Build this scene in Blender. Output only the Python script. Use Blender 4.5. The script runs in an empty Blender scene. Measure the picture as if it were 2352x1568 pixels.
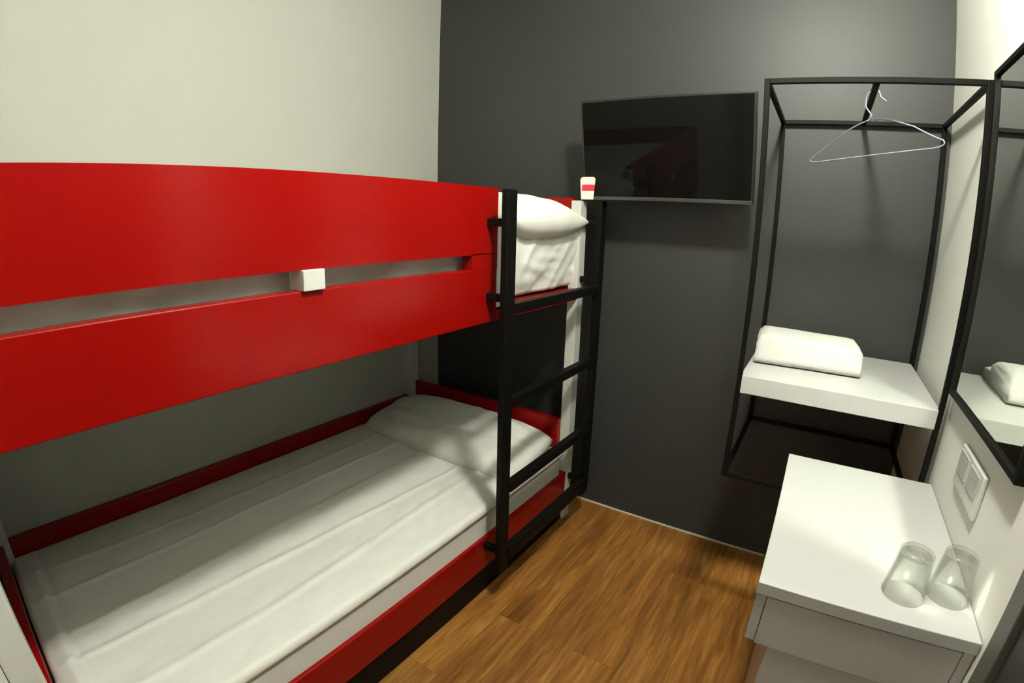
import bpy, bmesh, math, random
from mathutils import Vector, Matrix, noise
S = bpy.context.scene
C = S.collection
PI = math.pi

# ------------------------------------------------------------------ materials
def nt(name):
    m = bpy.data.materials.new(name); m.use_nodes = True
    t = m.node_tree
    return m, t, t.nodes['Principled BSDF']

def mat(name, col, rough=.5, metal=0., var=.06, scale=6., bump=0., bscale=60., coat=0., spec=.5):
    """base colour with a faint procedural mottling, optional fine bump"""
    m, t, b = nt(name)
    N, L = t.nodes, t.links
    tc = N.new('ShaderNodeTexCoord')
    nz = N.new('ShaderNodeTexNoise'); nz.inputs['Scale'].default_value = scale; nz.inputs['Detail'].default_value = 4
    L.new(tc.outputs['Object'], nz.inputs['Vector'])
    mr = N.new('ShaderNodeMapRange')
    mr.inputs['To Min'].default_value = 1 - var; mr.inputs['To Max'].default_value = 1 + var
    L.new(nz.outputs['Fac'], mr.inputs['Value'])
    mx = N.new('ShaderNodeVectorMath'); mx.operation = 'SCALE'
    mx.inputs[0].default_value = col[:3]
    L.new(mr.outputs['Result'], mx.inputs['Scale'])
    L.new(mx.outputs['Vector'], b.inputs['Base Color'])
    b.inputs['Roughness'].default_value = rough
    b.inputs['Metallic'].default_value = metal
    b.inputs['Specular IOR Level'].default_value = spec
    b.inputs['Coat Weight'].default_value = coat
    b.inputs['Coat Roughness'].default_value = .12
    if bump:
        n2 = N.new('ShaderNodeTexNoise'); n2.inputs['Scale'].default_value = bscale; n2.inputs['Detail'].default_value = 5
        L.new(tc.outputs['Object'], n2.inputs['Vector'])
        bp = N.new('ShaderNodeBump'); bp.inputs['Strength'].default_value = bump; bp.inputs['Distance'].default_value = .002
        L.new(n2.outputs['Fac'], bp.inputs['Height'])
        L.new(bp.outputs['Normal'], b.inputs['Normal'])
    return m

def fabric(name, col, weave=900., bump=.25, crease=0.):
    m, t, b = nt(name)
    N, L = t.nodes, t.links
    tc = N.new('ShaderNodeTexCoord')
    n1 = N.new('ShaderNodeTexNoise'); n1.inputs['Scale'].default_value = weave; n1.inputs['Detail'].default_value = 2
    n2 = N.new('ShaderNodeTexNoise'); n2.inputs['Scale'].default_value = 7; n2.inputs['Detail'].default_value = 3
    n2.inputs['Distortion'].default_value = .5
    L.new(tc.outputs['Object'], n1.inputs['Vector']); L.new(tc.outputs['Object'], n2.inputs['Vector'])
    b1 = N.new('ShaderNodeBump'); b1.inputs['Strength'].default_value = bump; b1.inputs['Distance'].default_value = .0006
    L.new(n1.outputs['Fac'], b1.inputs['Height'])
    b2 = N.new('ShaderNodeBump'); b2.inputs['Strength'].default_value = crease; b2.inputs['Distance'].default_value = .02
    L.new(n2.outputs['Fac'], b2.inputs['Height']); L.new(b1.outputs['Normal'], b2.inputs['Normal'])
    L.new(b2.outputs['Normal'], b.inputs['Normal'])
    b.inputs['Base Color'].default_value = (*col, 1)
    b.inputs['Roughness'].default_value = .9
    b.inputs['Specular IOR Level'].default_value = .15
    b.inputs['Sheen Weight'].default_value = .15
    return m

def wood_floor(name):
    m, t, b = nt(name)
    N, L = t.nodes, t.links
    tc = N.new('ShaderNodeTexCoord')
    mp = N.new('ShaderNodeMapping'); mp.inputs['Rotation'].default_value = (0, 0, PI/2)
    mp.inputs['Location'].default_value = (.31, .055, 0)
    L.new(tc.outputs['Object'], mp.inputs['Vector'])
    br = N.new('ShaderNodeTexBrick')
    br.inputs['Scale'].default_value = 1.0
    br.inputs['Brick Width'].default_value = .92; br.inputs['Row Height'].default_value = .152
    br.inputs['Mortar Size'].default_value = .0009; br.inputs['Mortar Smooth'].default_value = .3
    br.inputs['Color1'].default_value = (0, 0, 0, 1); br.inputs['Color2'].default_value = (1, 1, 1, 1)
    br.inputs['Mortar'].default_value = (.4, .4, .4, 1)
    br.offset = .37
    L.new(mp.outputs['Vector'], br.inputs['Vector'])
    # grain: noise stretched along the plank, shifted per plank
    m2 = N.new('ShaderNodeMapping'); m2.inputs['Scale'].default_value = (60, 5.0, 1)
    add = N.new('ShaderNodeVectorMath'); add.operation = 'MULTIPLY_ADD'
    add.inputs[1].default_value = (3, 17, 5)
    L.new(br.outputs['Color'], add.inputs[0]); L.new(tc.outputs['Object'], add.inputs[2])
    L.new(add.outputs['Vector'], m2.inputs['Vector'])
    g = N.new('ShaderNodeTexNoise'); g.inputs['Scale'].default_value = 1; g.inputs['Detail'].default_value = 6
    g.inputs['Roughness'].default_value = .6; g.inputs['Distortion'].default_value = .7
    L.new(m2.outputs['Vector'], g.inputs['Vector'])
    m3 = N.new('ShaderNodeMapping'); m3.inputs['Scale'].default_value = (9, 1.6, 1)
    L.new(add.outputs['Vector'], m3.inputs['Vector'])
    g2 = N.new('ShaderNodeTexNoise'); g2.inputs['Scale'].default_value = 1; g2.inputs['Detail'].default_value = 3
    L.new(m3.outputs['Vector'], g2.inputs['Vector'])
    mixf = N.new('ShaderNodeMath'); mixf.operation = 'MULTIPLY_ADD'; mixf.inputs[1].default_value = .55
    L.new(g.outputs['Fac'], mixf.inputs[0])
    sc = N.new('ShaderNodeMath'); sc.operation = 'MULTIPLY'; sc.inputs[1].default_value = .45
    L.new(g2.outputs['Fac'], sc.inputs[0]); L.new(sc.outputs[0], mixf.inputs[2])
    rp = N.new('ShaderNodeValToRGB')
    e = rp.color_ramp.elements
    e[0].position = .34; e[0].color = (.105, .038, .006, 1)
    e[1].position = .66; e[1].color = (.37, .175, .040, 1)
    e2 = rp.color_ramp.elements.new(.5); e2.color = (.225, .092, .0165, 1)
    L.new(mixf.outputs[0], rp.inputs['Fac'])
    hs = N.new('ShaderNodeHueSaturation')
    vr = N.new('ShaderNodeMapRange'); vr.inputs['To Min'].default_value = .84; vr.inputs['To Max'].default_value = 1.16
    L.new(br.outputs['Color'], vr.inputs['Value']); L.new(vr.outputs['Result'], hs.inputs['Value'])
    L.new(rp.outputs['Color'], hs.inputs['Color'])
    mo = N.new('ShaderNodeMix'); mo.data_type = 'RGBA'; mo.inputs['B'].default_value = (.05, .02, .006, 1)
    mf = N.new('ShaderNodeMath'); mf.operation = 'MULTIPLY'; mf.inputs[1].default_value = .45
    L.new(br.outputs['Fac'], mf.inputs[0]); L.new(mf.outputs[0], mo.inputs['Factor'])
    L.new(hs.outputs['Color'], mo.inputs['A'])
    L.new(mo.outputs['Result'], b.inputs['Base Color'])
    b.inputs['Roughness'].default_value = .48
    b.inputs['Specular IOR Level'].default_value = .3
    bp = N.new('ShaderNodeBump'); bp.inputs['Strength'].default_value = .15; bp.inputs['Distance'].default_value = .001
    L.new(g.outputs['Fac'], bp.inputs['Height']); L.new(bp.outputs['Normal'], b.inputs['Normal'])
    return m

def glassy(name):
    """thin clear wall: slightly tinted see-through with a soft surface reflection"""
    m, t, b = nt(name)
    N, L = t.nodes, t.links
    tr = N.new('ShaderNodeBsdfTransparent'); tr.inputs['Color'].default_value = (.93, .935, .915, 1)
    gl = N.new('ShaderNodeBsdfGlossy'); gl.inputs['Roughness'].default_value = .16
    gl.inputs['Color'].default_value = (.9, .9, .88, 1)
    lw = N.new('ShaderNodeLayerWeight'); lw.inputs['Blend'].default_value = .28
    mr = N.new('ShaderNodeMapRange'); mr.inputs['To Min'].default_value = .03; mr.inputs['To Max'].default_value = .3
    L.new(lw.outputs['Fresnel'], mr.inputs['Value'])
    mx = N.new('ShaderNodeMixShader')
    L.new(mr.outputs['Result'], mx.inputs['Fac']); L.new(tr.outputs[0], mx.inputs[1]); L.new(gl.outputs[0], mx.inputs[2])
    L.new(mx.outputs[0], N['Material Output'].inputs['Surface'])
    return m

def mirror_mat(name):
    m, t, b = nt(name)
    b.inputs['Base Color'].default_value = (.80, .83, .76, 1)
    b.inputs['Metallic'].default_value = 1; b.inputs['Roughness'].default_value = .01
    return m

M = dict(
    white_wall=mat('matt_white_paint', (.62, .62, .575), .8, var=.025, scale=2.5, bump=.05, bscale=220),
    dimmed_wall=mat('white_paint_dimmed', (.395, .395, .355), .8, var=.025, scale=2.5, bump=.04, bscale=220),  # left wall's white paint, darkened to stand in for weaker light there
    grey_wall=mat('grey_wall_paint', (.034, .0345, .0325), .5, var=.04, scale=2.2, bump=.06, bscale=220, spec=.42),
    ceiling=mat('ceiling_paint', (.50, .50, .46), .9, var=.02),
    floor=wood_floor('oak_vinyl_planks'),
    red=mat('red_lacquer', (.235, .0026, .0016), .2, var=.03, scale=3, coat=.0, spec=.3),
    white_wood=mat('white_lacquer', (.52, .52, .485), .35, var=.02),
    black=mat('black_powder_coat', (.0040, .0036, .0030), .5, var=.1, scale=25, spec=.11),
    tv_shell=mat('black_plastic', (.012, .012, .011), .35, var=.05),
    tv_bezel=mat('dark_grey_bezel', (.045, .043, .041), .3, var=.03),
    screen=mat('tv_screen', (.0030, .0030, .0026), .03, var=.0, spec=.12),
    sheet=fabric('white_cotton_sheet', (.64, .64, .60), crease=.22),
    sheet_side=fabric('white_mattress_cover', (.56, .56, .52), crease=.08),
    pillow=fabric('white_pillow_cotton', (.64, .64, .60), crease=.3),
    towel=fabric('white_terry', (.45, .45, .43), weave=420., bump=.9, crease=.10),
    laminate=mat('white_laminate', (.385, .385, .378), .28, var=.015, spec=.4),
    wire=mat('lilac_coated_wire', (.27, .255, .33), .4, metal=.2, var=.03),
    plastic=mat('white_plastic', (.49, .49, .46), .35, var=.02),
    socket=mat('ivory_socket_plastic', (.36, .36, .33), .4, var=.02),
    dark=mat('socket_slot', (.02, .02, .02), .6, var=0),
    label_white=mat('label_white_card', (.75, .66, .60), .5, var=.05, scale=40),
    label_red=mat('label_red_print', (.62, .03, .045), .45, var=.05, scale=40),
    mirror=mirror_mat('mirror_silver'),
    glass=glassy('clear_glass'),
    door_metal=mat('grey_door_metal', (.085, .083, .074), .45, var=.04, metal=.0),
    door_leaf=mat('dark_door_leaf', (.035, .034, .030), .4, var=.05),
    joint=mat('pale_floor_joint', (.55, .50, .40), .7, var=.08, scale=20),
    lamp=mat('lamp_white_metal', (.75, .75, .72), .5, var=.02),
)

# ------------------------------------------------------------------ mesh helpers
def box(bm, x0, x1, y0, y1, z0, z1, bev=.0, seg=2):
    r = bmesh.ops.create_cube(bm, size=1)
    vs = r['verts']
    for v in vs:
        v.co = Vector((x0 if v.co.x < 0 else x1, y0 if v.co.y < 0 else y1, z0 if v.co.z < 0 else z1))
    if bev:
        es = list({e for v in vs for e in v.link_edges})
        bmesh.ops.bevel(bm, geom=es, offset=bev, segments=seg, affect='EDGES', profile=.5)
    return bm

def nbox(*a, **k):
    return box(bmesh.new(), *a, **k)

def tube(bm, pts, r, n=10, closed=False):
    """round bar swept along a polyline"""
    pts = [Vector(p) for p in pts]
    rings = []
    up = Vector((0, 0, 1))
    prev = None
    for i, p in enumerate(pts):
        if closed:
            d = pts[(i+1) % len(pts)] - pts[i-1]
        else:
            d = pts[min(i+1, len(pts)-1)] - pts[max(i-1, 0)]
        d.normalize()
        if prev is None:
            a = d.cross(up if abs(d.z) < .9 else Vector((1, 0, 0))).normalized()
        else:
            a = (prev - d*prev.dot(d)).normalized()
        prev = a
        b2 = d.cross(a)
        rr = r(i/(len(pts)-1)) if callable(r) else r
        rings.append([bm.verts.new(p + (a*math.cos(2*PI*k/n) + b2*math.sin(2*PI*k/n))*rr) for k in range(n)])
    m = len(rings)
    for i in range(m if closed else m-1):
        A, B = rings[i], rings[(i+1) % m]
        for k in range(n):
            bm.faces.new((A[k], A[(k+1) % n], B[(k+1) % n], B[k]))
    if not closed:
        bm.faces.new(rings[0][::-1]); bm.faces.new(rings[-1])
    return bm

def lathe(bm, prof, cx, cy, n=40):
    rings = [[bm.verts.new((cx + r*math.cos(2*PI*k/n), cy + r*math.sin(2*PI*k/n), z)) for k in range(n)] if r > 1e-6
             else [bm.verts.new((cx, cy, z))] for r, z in prof]
    for A, B in zip(rings, rings[1:]):
        for k in range(n):
            a = (A[k], A[(k+1) % n]) if len(A) > 1 else (A[0],)
            b = (B[(k+1) % n], B[k]) if len(B) > 1 else (B[0],)
            if len(a) + len(b) > 2: bm.faces.new(a + b)
    return bm

BASE = {}
def obj(name, bm, m, parent=None, smooth=False, sub=0):
    bmesh.ops.recalc_face_normals(bm, faces=bm.faces[:])
    off = Vector((0, 0, 0))
    if parent is not None:
        p = parent
        while p.parent is not None: p = p.parent
        off = BASE[p.name]
    else:
        xs = [v.co for v in bm.verts]
        lo = Vector([min(c[i] for c in xs) for i in range(3)]); hi = Vector([max(c[i] for c in xs) for i in range(3)])
        off = Vector(((lo.x+hi.x)/2, (lo.y+hi.y)/2, lo.z))
    bmesh.ops.translate(bm, verts=bm.verts[:], vec=-off)
    me = bpy.data.meshes.new(name); bm.to_mesh(me); bm.free()
    for mm in (m if isinstance(m, (list, tuple)) else [m]): me.materials.append(mm)
    if smooth:
        for p in me.polygons: p.use_smooth = True
    o = bpy.data.objects.new(name, me); C.objects.link(o)
    if parent is not None: o.parent = parent
    else:
        o.location = off; BASE[o.name] = off
    if sub:
        s = o.modifiers.new('smooth', 'SUBSURF'); s.levels = sub; s.render_levels = sub
    return o

def thing(name, label, cat, loc, group=None):
    o = bpy.data.objects.new(name, None); C.objects.link(o)
    o.empty_display_size = .1
    o.location = loc; BASE[o.name] = Vector(loc)
    return tag(o, label, cat, group)

def tag(o, label, cat, group=None):
    o['label'] = label; o['category'] = cat
    if group: o['group'] = group
    return o

def struct(name, bm, m, parent=None):
    o = obj(name, bm, m, parent)
    o['kind'] = 'structure'
    return o

# ------------------------------------------------------------------ room shell
W, H = 2.28, 2.62
YF = -2.165                      # wall at the foot of the bed
XP, YR = 1.15, -3.1              # entry passage
struct('floor', nbox(-.1, W+.1, YR-.1, .1, -.1, 0), M['floor'])
struct('ceiling', nbox(-.1, W+.1, YR-.1, .1, H, H+.1), M['ceiling'])
struct('wall_left', nbox(-.1, 0, YF-.1, .1, 0, H), M['dimmed_wall'])
struct('wall_back', nbox(0, W, 0, .1, 0, H), M['grey_wall'])
struct('wall_right', nbox(W, W+.1, YR-.1, .1, 0, H), M['white_wall'])
struct('wall_front', nbox(-.1, XP, YF-.1, YF, 0, H), M['white_wall'])
struct('wall_passage', nbox(XP-.1, XP, YR, YF-.1, 0, H), M['white_wall'])
struct('wall_rear', nbox(XP-.1, W, YR-.1, YR, 0, H), M['white_wall'])
struct('trim_1', nbox(.02, W-.4, -.006, 0, 0, .007), M['joint'])

# grey metal door on the right-hand wall, close to the camera
d = struct('door_1', nbox(2.262, W-.002, -2.08, -1.338, .01, 2.02, bev=.003), M['door_leaf'])
fr = bmesh.new()
box(fr, 2.252, W-.001, -1.330, -1.285, 0, 2.07, bev=.002)
box(fr, 2.252, W-.001, -2.13, -2.085, 0, 2.07, bev=.002)
box(fr, 2.252, W-.001, -2.085, -1.330, 2.025, 2.07, bev=.002)
obj('door_frame', fr, M['door_metal'], d)
hb = bmesh.new()
tube(hb, [(2.262, -2.0, 1.0), (2.215, -2.0, 1.0), (2.21, -1.99, 1.0), (2.21, -1.88, 1.0)], .009)
obj('door_handle', hb, M['wire'], d, smooth=True)

# ------------------------------------------------------------------ bunk bed
BX = .972                        # front face of the boards
bed = thing('bunk_bed', 'red and white two-tier bunk bed with black ladder along the pale left wall', 'bed', (.486, -1.17, 0))
Y0, Y1 = -2.145, -.215
# upper guard rail: one board with a long slot
g = bmesh.new()
GX = .934
box(g, GX, BX, -2.113, -.79, 1.265, 1.466)
box(g, GX, BX, -2.113, -.79, 1.051, 1.222, bev=.003)
box(g, GX, BX, -.915, -.79, 1.2195, 1.2675)
gr = obj('guard_rail', g, M['red'], bed)
o = obj('spacer_block', nbox(.925, .982, -1.486, -1.432, 1.2215, 1.2655, bev=.002), M['white_wood'], gr)
o['label'] = 'white spacer block in the slot'
o = obj('end_stile', nbox(GX, BX-.001, -.788, -.733, 1.093, 1.455, bev=.003), M['white_wood'], bed)
o['label'] = 'white upright at the end of the guard rail'
# rail across the ladder opening
r = nbox(GX, BX, -.79, -.214, 1.051, 1.085, bev=.002)
box(r, .925, .962, -.735, -.214, 1.080, 1.098, bev=.002)
er = obj('entry_rail', r, M['red'], bed)
o = obj('edge_strip', nbox(.962, .9735, -.735, -.214, 1.080, 1.0925, bev=.001), M['white_wood'], er)
o['label'] = 'white edging strip'
for (px0, px1, py0, py1) in ((.927, BX, -.214, -.157), (.0, .05, -.27, -.212), (.0, .05, -2.16, -2.10), (.926, BX, -2.164, -2.114)):
    o = obj('bed_post', nbox(px0, px1, py0, py1, 0, 1.458, bev=.003), M['white_wood'], bed)
    o['label'] = 'white square post'
obj('headboard', nbox(.018, .927, -.238, -.208, .16, .512, bev=.003), M['red'], bed)
obj('headboard', nbox(.05, .927, -.20, -.17, 1.03, 1.470, bev=.003), M['red'], bed)
obj('footboard', nbox(.051, .925, -2.145, -2.118, .12, .440, bev=.001), M['red'], bed)
obj('footboard', nbox(.05, .934, -2.142, -2.115, 1.03, 1.466, bev=.003), M['red'], bed)
obj('side_rail', nbox(.001, .030, -2.10, -.272, .16, .437, bev=.003), M['red'], bed)
obj('side_rail', nbox(.001, .030, -2.10, -.272, 1.03, 1.30, bev=.003), M['red'], bed)
obj('front_rail', nbox(.926, BX, -2.113, -.215, .120, .255, bev=.003), M['red'], bed)
obj('bed_base', nbox(.03, .93, -2.109, -.24, .10, .135), M['white_wood'], bed)
o = obj('base_strip', nbox(.90, .961, -2.113, -.222, .0, .121), M['black'], bed)  # black strip set back below the red front rail
o['label'] = 'black recessed strip under the front rail'
obj('bed_base', nbox(.03, .934, -2.11, -.205, 1.052, 1.075), M['white_wood'], bed)

# ladder
LX = 1.045
ld = bmesh.new()
for yc in (-.835, -.172):
    box(ld, LX-.011, LX+.011, yc-.025, yc+.025, .142 if yc < -.5 else .150, 1.459, bev=.002)
lad = obj('ladder', ld, M['black'], bed)
lad['label'] = 'black square-tube ladder'
for zl, zr in ((1.102, 1.102), (.795, .795), (.483, .483), (.205, .205)):
    hh = .026 if zl < .3 else .0165
    obj('rung', nbox(LX-.0155, LX+.0155, -.811, -.196, zl-hh, zl+hh, bev=.002), M['black'], lad)
for (yc, zc, xe) in ((-.835, 1.362, BX), (-.835, 1.135, BX), (-.835, .225, BX), (-.185, 1.368, BX), (-.185, 1.137, BX), (-.185, .225, BX)):
    b = nbox(xe-.001, LX-.010, yc-.011, yc+.011, zc-.012, zc+.012, bev=.002)
    obj('bracket', b, M['black'], lad)

# ------------------------------------------------------------------ bedding
def crease(y, x, lines):
    h = 0
    for (x0, amp, w, k, ph) in lines:
        xc = x0 + .012*math.sin(y*3.1 + ph) + k*(y+1.1)
        t = (x-xc)/w
        h += amp*math.exp(-t*t)
    return h

def slab(x0, x1, y0, y1, z0, z1, nx, ny, hfun, rad=.03, skirt=2):
    """soft slab: top grid displaced by hfun, rounded rim, vertical sides with bottom"""
    bm = bmesh.new()
    g = []
    for j in range(ny+1):
        row = []
        for i in range(nx+1):
            u, v = i/nx, j/ny
            x = x0 + (x1-x0)*u; y = y0 + (y1-y0)*v
            dx = min(x-x0, x1-x); dy = min(y-y0, y1-y)
            dd = min(dx, dy)
            z = z1
            if dd < rad: z -= rad - math.sqrt(max(0, rad*rad-(rad-dd)**2))
            f = min(1, dd/.06)
            z += hfun(x, y)*f
            row.append(bm.verts.new((x, y, z)))
        g.append(row)
    for j in range(ny):
        for i in range(nx):
            bm.faces.new((g[j][i], g[j][i+1], g[j+1][i+1], g[j+1][i]))
    rim = [g[0][i] for i in range(nx)] + [g[j][nx] for j in range(ny)] + [g[ny][i] for i in range(nx, 0, -1)] + [g[j][0] for j in range(ny, 0, -1)]
    prev = rim
    for s in range(1, skirt+1):
        t = s/skirt
        cur = []
        for v in rim:
            cur.append(bm.verts.new((v.co.x, v.co.y, v.co.z + (z0-v.co.z)*t)))
        for k in range(len(rim)):
            bm.faces.new((prev[k], prev[(k+1) % len(rim)], cur[(k+1) % len(rim)], cur[k]))
        prev = cur
    bm.faces.new(prev)
    return bm

random.seed(4)
LN = [(.20, .0042, .012, .02, .3), (.335, .0055, .010, .015, 1.2), (.50, .0048, .012, -.02, 2.2),
      (.67, .0056, .011, .03, 3.0), (.80, .0044, .013, -.01, .8)]
def low_h(x, y):
    h = crease(y, x, LN)
    n = noise.noise(Vector((x*5, y*2.2, 1.3)))*.0050 + noise.noise(Vector((x*14, y*9, 7.3)))*.0028
    # pulled folds near the front edge
    k = max(0, (x-.55)/.4)
    n += k*.0035*abs(noise.noise(Vector((x*9 + y*7, y*3 - x*4, 3.1))))*2
    # fold across the foot end
    t = (y+2.040+.025*(x-.5))/.0085
    h -= .013*math.exp(-t*t)
    t = (y+2.06)/.03
    h += .009*math.exp(-t*t)
    h += .018*min(1, max(0, (x-.35)/.3))*math.exp(-((y+2.085)/.035)**2)
    return h + n
lm = obj('mattress', nbox(.032, .958, -2.106, -.243, .136, .352, bev=.02, seg=3), M['sheet_side'])
tag(lm, 'thin white mattress on the lower bunk behind the red front board', 'mattress')
obj('fitted_sheet', slab(.031, .964, -2.114, -.242, .345, .377, 130, 230, low_h, rad=.014), M['sheet'], lm, smooth=True)

def up_h(x, y):
    return noise.noise(Vector((x*6, y*4, 4)))*.006
um = bmesh.new()
# upper mattress with a wrinkled side that bulges through the slot and the opening
ZU = 1.352
def side_bulge(y, z):
    t = (z-1.10)/.20
    b = .008*math.sin(PI*min(max(t, 0), 1))
    n = noise.noise(Vector((y*6 - z*10, z*3 + y*3, 2.)))
    n2 = -abs(noise.noise(Vector((y*9 - z*8, z*2 + y*2, 9.))))*2
    n3 = noise.noise(Vector((y*8 + z*34, z*16 - y*5, 5.)))
    return b + .011*n + .007*n2 + .007*n3 - .004
ny, nz, nx = 190, 22, 24
ring = []
def prof(y):
    opening = min(1, max(0, (y+.745)/.03))*min(1, max(0, (-.150-y)/.02))
    P = []
    for k in range(nz+1):
        t = k/nz; xf = .908 + (.035 + .026*min(1, t*1.4))*opening
        z = (1.099+.010*opening)*(1-t) + ZU*t
        rr = .03
        ins = 0
        if z > ZU-rr: ins = rr - math.sqrt(max(0, rr*rr-(z-ZU+rr)**2))
        if z < 1.099+.02: ins = max(ins, .02 - math.sqrt(max(0, .0004-(1.119-z)**2)))
        P.append((xf + side_bulge(y, z)- ins, z))
    for k in range(1, nx+1):
        x = (P[nz][0])*(1-k/nx) + .036*k/nx
        P.append((x, ZU + up_h(x, y)*min(1, k/3)))
    P.append((.036, 1.099))
    return P
for j in range(ny+1):
    y = -2.10 + (1.945)*j/ny
    ring.append([um.verts.new((x, y, z)) for x, z in prof(y)])
n = len(ring[0])
for j in range(ny):
    for k in range(n):
        um.faces.new((ring[j][k], ring[j+1][k], ring[j+1][(k+1) % n], ring[j][(k+1) % n]))
um.faces.new(ring[0][::-1]); um.faces.new(ring[-1])
tag(obj('mattress', um, M['sheet'], smooth=True), 'white sheeted mattress on the upper bunk, seen through the guard rail slot', 'mattress')

def pillow(lx, ly, hz, n=44, m=34, pw=2.6, seed=1, wr=.010, flat=.55, taper=0.):
    """lx, ly half sizes, hz half height; returns bmesh centred at the origin"""
    bm = bmesh.new()
    rows = {}
    def pt(u, v, s):
        eu = 1-abs(u)**pw; ev = 1-abs(v)**pw
        e = max(0, eu*ev)
        k = e**.5
        px = u*lx*(1-.06*(v*v)); py = v*ly*(1-.09*(u*u))
        tp = min(1, max(0, (v+.35)/1.35)); tp = 1-taper*tp*tp
        z = s*hz*k*tp*(1 if s > 0 else flat)
        if s > 0:
            z += wr*k*(noise.noise(Vector((u*2.2+seed, v*2.5, seed))) + .5*noise.noise(Vector((u*6, v*5+seed, 3.))))
        return (px, py, z)
    top = [[bm.verts.new(pt(-1+2*i/n, -1+2*j/m, 1)) for i in range(n+1)] for j in range(m+1)]
    bot = [[top[j][i] if i in (0, n) or j in (0, m) else bm.verts.new(pt(-1+2*i/n, -1+2*j/m, -1)) for i in range(n+1)] for j in range(m+1)]
    for j in range(m):
        for i in range(n):
            bm.faces.new((top[j][i], top[j][i+1], top[j+1][i+1], top[j+1][i]))
            f = (bot[j][i], bot[j+1][i], bot[j+1][i+1], bot[j][i+1])
            bm.faces.new(f)
    return bm
def place(bm, loc, rx=0, ry=0, rz=0):
    bmesh.ops.transform(bm, verts=bm.verts[:], matrix=Matrix.Translation(loc) @ Matrix.Rotation(rz, 4, 'Z') @ Matrix.Rotation(ry, 4, 'Y') @ Matrix.Rotation(rx, 4, 'X'))
    return bm
p1 = place(pillow(.458, .205, .096, pw=4.2, seed=3.3, flat=.10, wr=.016), (.490, -.445, .390), rx=math.radians(9), ry=math.radians(0))
tag(obj('pillow', p1, M['pillow'], smooth=True), 'flat white pillow on the lower bunk against the red headboard', 'pillow')
p2 = place(pillow(.345, .302, .094, n=60, m=60, pw=5, seed=8.1, flat=.95, wr=.010, taper=.55), (.676, -.457, 1.372), rx=math.radians(0))
tag(obj('pillow', p2, M['pillow'], smooth=True), 'plump white pillow on the upper bunk beside the top of the black ladder', 'pillow')

# ------------------------------------------------------------------ television
TX0, TX1, TZ0, TZ1, TY = .977, 1.633, 1.463, 1.846, -.200
def tilt(b):
    bmesh.ops.rotate(b, verts=b.verts[:], cent=(0, TY, TZ0), matrix=Matrix.Rotation(math.radians(TILT), 3, 'X'))
    return b
TILT = 9.6
tv = thing('television', 'black flat-screen television on the grey wall between bunk bed and wardrobe frame', 'television', ((TX0+TX1)/2, TY+.03, TZ0))
sh = nbox(TX0, TX1, TY, TY+.035, TZ0, TZ1, bev=.004)
box(sh, TX0+.12, TX1-.12, TY+.035, TY+.06, TZ0+.05, TZ1-.08, bev=.008)
obj('casing', tilt(sh), M['tv_shell'], tv)
obj('screen', tilt(nbox(TX0+.008, TX1-.008, TY-.0015, TY+.002, TZ0+.014, TZ1-.008)), M['screen'], tv)
o = obj('bottom_bezel', tilt(nbox(TX0+.001, TX1-.001, TY-.004, TY+.003, TZ0, TZ0+.0135, bev=.0015)), M['tv_bezel'], tv)
o['label'] = 'dark grey lower bezel'
mb = tilt(nbox(1.19, 1.39, TY+.058, TY+.07, 1.56, 1.76, bev=.003))
box(mb, 1.26, 1.32, TY+.035, -.02, 1.63, 1.69, bev=.003)
box(mb, 1.20, 1.38, -.02, 0, 1.55, 1.77, bev=.003)
obj('wall_bracket', mb, M['black'], tv)
# red and white sticker on the lower left corner: outline with rounded top
lb = bmesh.new()
def sticker(x0, x1, z0, z1, y0, rt=0):
    pts = [(x0, z0), (x1, z0)]
    if rt:
        for a in range(0, 7): pts.append((x1-rt+rt*math.cos(a*PI/12), z1-rt+rt*math.sin(a*PI/12)))
        for a in range(0, 7): pts.append((x0+rt*math.cos(PI/2+a*PI/12), z1-rt+rt*math.sin(PI/2+a*PI/12)))
    else: pts += [(x1, z1), (x0, z1)]
    b = bmesh.new()
    pts = [(x+.15*(z-TZ0), z) for x, z in pts]
    a = [b.verts.new((x, y0, z)) for x, z in pts]; c = [b.verts.new((x, y0+.0015, z)) for x, z in pts]
    b.faces.new(a); b.faces.new(c[::-1])
    for i in range(len(pts)):
        b.faces.new((a[i], a[(i+1) % len(pts)], c[(i+1) % len(pts)], c[i]))
    return b
st = obj('sticker', tilt(sticker(.966, 1.020, TZ0+.001, TZ0+.090, TY-.0058, rt=.012)), M['label_white'], tv)
st['label'] = 'white and red sticker'
obj('red_band', tilt(sticker(.9652, 1.0206, TZ0+.036, TZ0+.060, TY-.0066)), M['label_red'], st)

# ------------------------------------------------------------------ open wardrobe frame
wr = thing('wardrobe_rack', 'black metal open wardrobe frame hung in the grey corner with a white shelf', 'wardrobe', (1.98, -.31, .62))
AX0, AX1, AY0, AY1, AZ0, AZ1 = 1.694, 2.260, -.578, -.012, .624, 1.792
T = .015
def bar(nm, *a): return obj(nm, nbox(*a, bev=.0015), M['black'], wr)
for xx in (AX0, AX1-T):
    for yy in (AY0, AY1-T):
        bar('post', xx, xx+T, yy, yy+T, AZ0, AZ1)
for zz in (AZ0, AZ1-T):
    nm = 'top_bar' if zz > 1 else 'bottom_bar'
    for yy in (AY0, AY1-T): bar(nm, AX0+T, AX1-T, yy, yy+T, zz, zz+T)
    for xx in (AX0, AX1-T): bar(nm, xx, xx+T, AY0+T, AY1-T, zz, zz+T)
RX = 1.982
bar('hanging_rod', RX-.008, RX+.008, AY0+T, AY1-T, AZ1-T-.002, AZ1-.002)
o = obj('shelf', nbox(AX0+.009, AX1-.010, AY0+.001, AY1-T-.001, .902, .957, bev=.002), M['laminate'], wr)
o['label'] = 'thick white shelf board'

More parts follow.
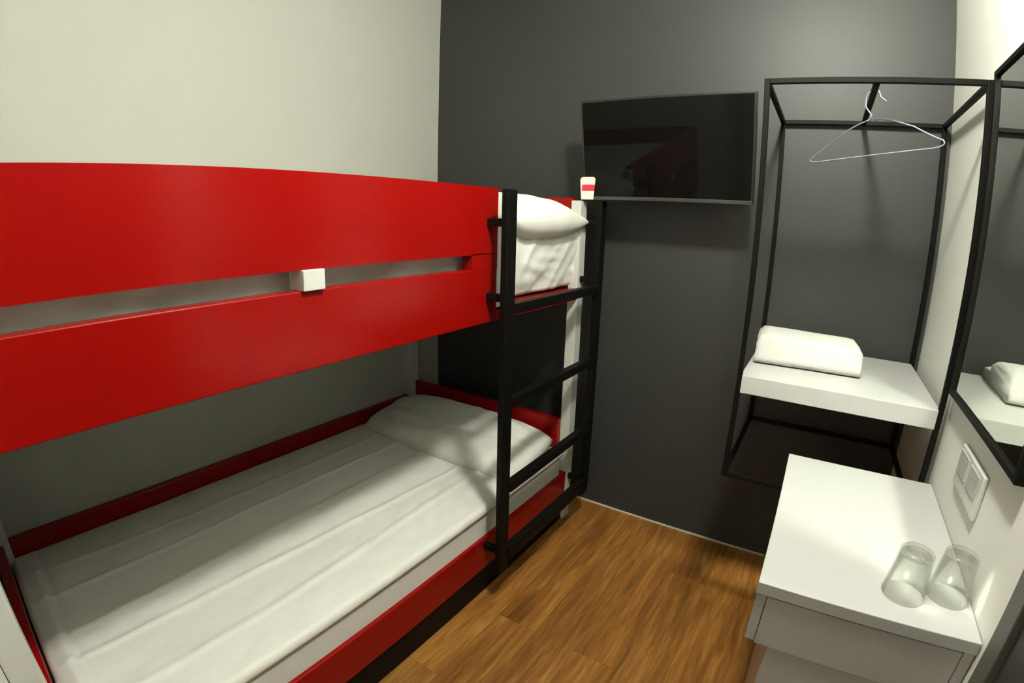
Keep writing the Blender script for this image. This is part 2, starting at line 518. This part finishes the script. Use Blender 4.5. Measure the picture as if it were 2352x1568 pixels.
# wire hanger on the rod
hy = -.452
L_ = Vector((1.808, -.375, 1.590)); R_ = Vector((2.160, -.545, 1.629)); Nk = Vector((RX-.006, hy, 1.708))
R0 = Vector((2.166, -.545, 1.640))
hg = bmesh.new()
def quad(a, b, c, n=8): return [a*(1-t)**2 + b*2*t*(1-t) + c*t*t for t in [i/n for i in range(n+1)]]
ax = (R_-L_).normalized()
path = [Nk] + quad(Nk+ax*-.01+Vector((0, 0, -.003)), Nk-ax*.05-Vector((0, 0, .012)), Nk.lerp(L_, .42)+Vector((0, 0, .012)))
path += quad(Nk.lerp(L_, .9)+Vector((0, 0, .004)), L_+Vector((0, 0, .004)), L_+ax*.03+Vector((0, 0, -.001)))
path += quad(R_-ax*.03-Vector((0, 0, .002)), R_+ax*.004, R_+Vector((0, 0, .012))-ax*.003)
path += quad(R_+Vector((0, 0, .016))-ax*.006, R_+Vector((0, 0, .026))-ax*.03, Nk.lerp(R0, .58)+Vector((0, 0, .014)))
path += quad(Nk.lerp(R0, .5)+Vector((0, 0, .014)), Nk+ax*.045+Vector((0, 0, -.002)), Nk+ax*.012+Vector((0, 0, -.003)))
tube(hg, path, .0021, 8)
hang = obj('coat_hanger', hg, M['wire'], smooth=True)
tag(hang, 'thin lilac wire coat hanger on the black wardrobe rod', 'hanger')
hk = bmesh.new()
top = Vector((RX, hy, AZ1+.0035))
hp = [Nk+Vector((0, 0, -.004)), Nk+ax*.004+Vector((0, 0, .012)), Nk-ax*.006+Vector((0, 0, .026)), Nk+Vector((0, 0, .038))-ax*.014, Vector((RX, hy, 1.763))-ax*.0205]
for a in range(0, 9):
    an = PI - a*PI*1.0/8
    hp.append(Vector((RX, hy, 1.768)) + ax*.0205*math.cos(an) + Vector((0, 0, .0225*math.sin(an))))
hp.append(Vector((RX, hy, 1.757)) + ax*.032)
hp.append(Vector((RX, hy, 1.750)) + ax*.040)
tube(hk, hp, .0022, 8)
obj('hook', hk, M['wire'], hang, smooth=True)

# folded towel
def towel():
    bm = bmesh.new()
    # cross-section in (y, z): thick folded front part with three layers, lower tail behind
    P = []
    def arc(cy, cz, r, a0, a1, n=8, sy=1.):
        for i in range(n+1):
            a = a0+(a1-a0)*i/n
            P.append((cy + sy*r*math.cos(a), cz + r*math.sin(a)))
    zb = .9575
    P += [(-.05, zb), (-.20, zb)]
    P += [(-.375, zb), (-.392, zb+.004), (-.400, zb+.014), (-.398, zb+.026), (-.394, zb+.036), (-.392, zb+.048), (-.386, zb+.062)]
    arc(-.356, zb+.063, .029, PI*.95, PI*.5, 6)             # rounded front of the roll
    P += [(-.33, zb+.094), (-.27, zb+.096), (-.21, zb+.093), (-.17, zb+.087)]
    arc(-.155, zb+.066, .020, PI/2, -PI/2, 6)
    P += [(-.16, zb+.044), (-.10, zb+.043)]
    arc(-.06, zb+.0215, .021, PI/2, -PI/2, 6)
    n = len(P)
    nx = 26
    rings = []
    for i in range(nx+1):
        u = i/nx
        e = min(u, 1-u)*nx
        k = 1 - (.16*(1-min(1, e/1.5))**2)
        ring = []
        for q, (y, z) in enumerate(P):
            yy = -.22 + (y+.22)*(1-.02*(1-k)); zz = zb + (z-zb)*k
            x = 1.708 + .328*u + (.006*noise.noise(Vector((y*30, z*40, 2))) if e < .5 else 0)
            w = noise.noise(Vector((x*7, y*12, z*20)))*.0028
            ring.append(bm.verts.new((x, yy + w, max(zb, zz + w*(1 if z > zb+.01 else 0) - .006*u*(z > zb+.05)))))
        rings.append(ring)
    for i in range(nx):
        for q in range(n):
            bm.faces.new((rings[i][q], rings[i+1][q], rings[i+1][(q+1) % n], rings[i][(q+1) % n]))
    bm.faces.new(rings[0]); bm.faces.new(rings[-1][::-1])
    bmesh.ops.rotate(bm, verts=bm.verts[:], cent=(1.88, -.22, 0), matrix=Matrix.Rotation(math.radians(3.5), 3, 'Z'))
    return bm
tag(obj('folded_towel', towel(), M['towel'], smooth=True), 'thick folded white towel on the white wardrobe shelf', 'towel')

# ------------------------------------------------------------------ mirror, socket
MY0, MY1, MZ0, MZ1 = -1.143, -.594, 1.013, 1.806
mi = thing('wall_mirror', 'black-framed wall mirror on the right wall above the white desk', 'mirror', (W-.015, (MY0+MY1)/2, MZ0))
f = bmesh.new()
FT = .013
box(f, W-.026, W-.002, MY0, MY0+FT, MZ0, MZ1, bev=.001)
box(f, W-.026, W-.002, MY1-FT, MY1, MZ0, MZ1, bev=.001)
box(f, W-.026, W-.002, MY0+FT, MY1-FT, MZ0, MZ0+FT, bev=.001)
box(f, W-.026, W-.002, MY0+FT, MY1-FT, MZ1-FT, MZ1, bev=.001)
obj('frame', f, M['black'], mi)
obj('glass', nbox(W-.019, W-.006, MY0+FT-.001, MY1-FT+.001, MZ0+FT-.001, MZ1-FT+.001), M['mirror'], mi)

so = thing('wall_socket', 'white double wall socket on the right wall below the mirror', 'socket', (W, -.868, .85))
obj('plate', nbox(W-.011, W-.0005, -.968, -.772, .850, .948, bev=.004, seg=3), M['plastic'], so)
for yc in (-.820, -.912):
    m_ = obj('socket_module', nbox(W-.0135, W-.010, yc-.037, yc+.037, .884, .938, bev=.002), M['socket'], so)
    s = bmesh.new()
    for (a, b2, wv) in ((-.011, .012, 0), (.011, .012, 0), (0, -.010, 0)):
        box(s, W-.0141, W-.0134, yc+a-.004, yc+a+.004, .911+b2-.0018, .911+b2+.0018)
    obj('slot', s, M['socket'], m_)

# ------------------------------------------------------------------ desk
DX0, DY0, DY1 = 1.881, -1.217, -.606
DY1 = -.581
dk = thing('vanity_desk', 'white laminate desk with one drawer against the right wall', 'desk', (2.08, -.89, 0))
tb = bmesh.new()
pl = [(DX0, DY0), (W-.002, DY0), (W-.002, DY1), (DX0, DY1)]
lo_ = [tb.verts.new((x, y, .723)) for x, y in pl]; hi_ = [tb.verts.new((x, y, .75)) for x, y in pl]
tb.faces.new(lo_[::-1]); tb.faces.new(hi_)
for i in range(4): tb.faces.new((lo_[i], lo_[(i+1) % 4], hi_[(i+1) % 4], hi_[i]))
bmesh.ops.bevel(tb, geom=tb.edges[:], offset=.0016, segments=2, affect='EDGES', profile=.5)
obj('tabletop', tb, M['laminate'], dk)
obj('side_panel', nbox(1.884, 1.9025, DY0+.004, -.612, .607, .722, bev=.001), M['laminate'], dk)
obj('side_panel', nbox(W-.022, W-.003, DY0+.004, -.612, .607, .722, bev=.001), M['laminate'], dk)
dr = nbox(1.9042, W-.0235, DY0+.003, DY0+.021, .603, .7195, bev=.0012)
box(dr, 1.908, W-.03, DY0+.021, -.65, .61, .70)
obj('drawer', dr, M['laminate'], dk)
obj('pedestal', nbox(1.931, W-.003, DY0+.006, DY1-.02, 0, .602, bev=.002), M['laminate'], dk)

# ------------------------------------------------------------------ glasses (upside-down tumblers)
def tumbler(cx, cy, lab):
    z0 = .7505; hgt = .097
    pr = [(0, z0+hgt), (.029, z0+hgt), (.0315, z0+hgt-.003), (.0405, z0+.001), (.0398, z0), (.0384, z0+.001), (.0295, z0+hgt-.009), (.028, z0+hgt-.0105), (0, z0+hgt-.0105)]
    o = obj('drinking_glass', lathe(bmesh.new(), pr, cx, cy, 48), M['glass'], smooth=True)
    return tag(o, lab, 'glass', 'upturned glasses on the desk')
tumbler(2.146, -1.128, 'clear upturned tumbler on the white desk, the one farther from the right wall')
tumbler(2.232, -1.100, 'clear upturned tumbler on the white desk, the one nearer the right wall')

# ------------------------------------------------------------------ ceiling lamp with an added shade (above the frame)
LP = Vector((1.835, -1.33, 2.42))
lf = thing('ceiling_light', 'unseen ceiling lamp in the middle of the room with an added white shade', 'light', (LP.x, LP.y, LP.z))
hb = bmesh.new()
lathe(hb, [(0, H-.001), (.10, H-.001), (.10, H-.03), (.03, H-.04), (.03, LP.z+.105), (.17, LP.z+.095), (.175, LP.z+.07), (.168, LP.z+.07), (.16, LP.z+.085), (0, LP.z+.09)], LP.x, LP.y, 48)  # wide unseen shade, shaped to keep the lamp's light off the ceiling
obj('uplight_shade', hb, M['lamp'], lf, smooth=False)
ld_ = bpy.data.lights.new('ceiling_lamp', 'POINT'); ld_.shadow_soft_size = .075
ld_.energy = 108; ld_.color = (.985, 1.0, .87)
lo = bpy.data.objects.new('ceiling_lamp', ld_); C.objects.link(lo)
lo.location = (LP.x, LP.y, LP.z); lo.rotation_euler = (0, 0, 0)

# ------------------------------------------------------------------ world, camera, view
w = bpy.data.worlds.new('room_dark'); S.world = w; w.use_nodes = True
w.node_tree.nodes['Background'].inputs['Color'].default_value = (.01, .01, .01, 1)

cd = bpy.data.cameras.new('camera'); co = bpy.data.objects.new('camera', cd); C.objects.link(co)
R = ((0.8299904970907124, 0.55718372553273, 0.025730735329169883), (-0.1545245165888623, 0.18536730972885646, 0.9704437821207701), (-0.5359458447568101, 0.8094351465592247, -0.239951651385348))
right, up, fwd = (Vector(r) for r in R)
mw = Matrix((( right.x, up.x, -fwd.x, 1.8771), (right.y, up.y, -fwd.y, -2.0606), (right.z, up.z, -fwd.z, 1.3691), (0, 0, 0, 1)))
co.matrix_world = mw
cd.clip_start = .01
cd.type = 'PANO'
cd.sensor_fit = 'HORIZONTAL'; cd.sensor_width = 36; cd.sensor_height = 24
cy = cd
cy.panorama_type = 'FISHEYE_LENS_POLYNOMIAL'
cy.fisheye_fov = PI
SG = -1
for k_, v_ in zip(('k0', 'k1', 'k2', 'k3', 'k4'), (0, 5.74398651e-02, -6.56333884e-06, -2.67680517e-05, 4.29769359e-07)):
    setattr(cy, 'fisheye_polynomial_'+k_, SG*v_)
S.camera = co
S.cycles.blur_glossy = 0          # keep the light the mirror throws on the desk crisp
S.cycles.sample_clamp_indirect = 0
S.view_settings.view_transform = 'Standard'; S.view_settings.look = 'None'
S.view_settings.exposure = 0; S.view_settings.gamma = 1; S.view_settings.use_curve_mapping = False
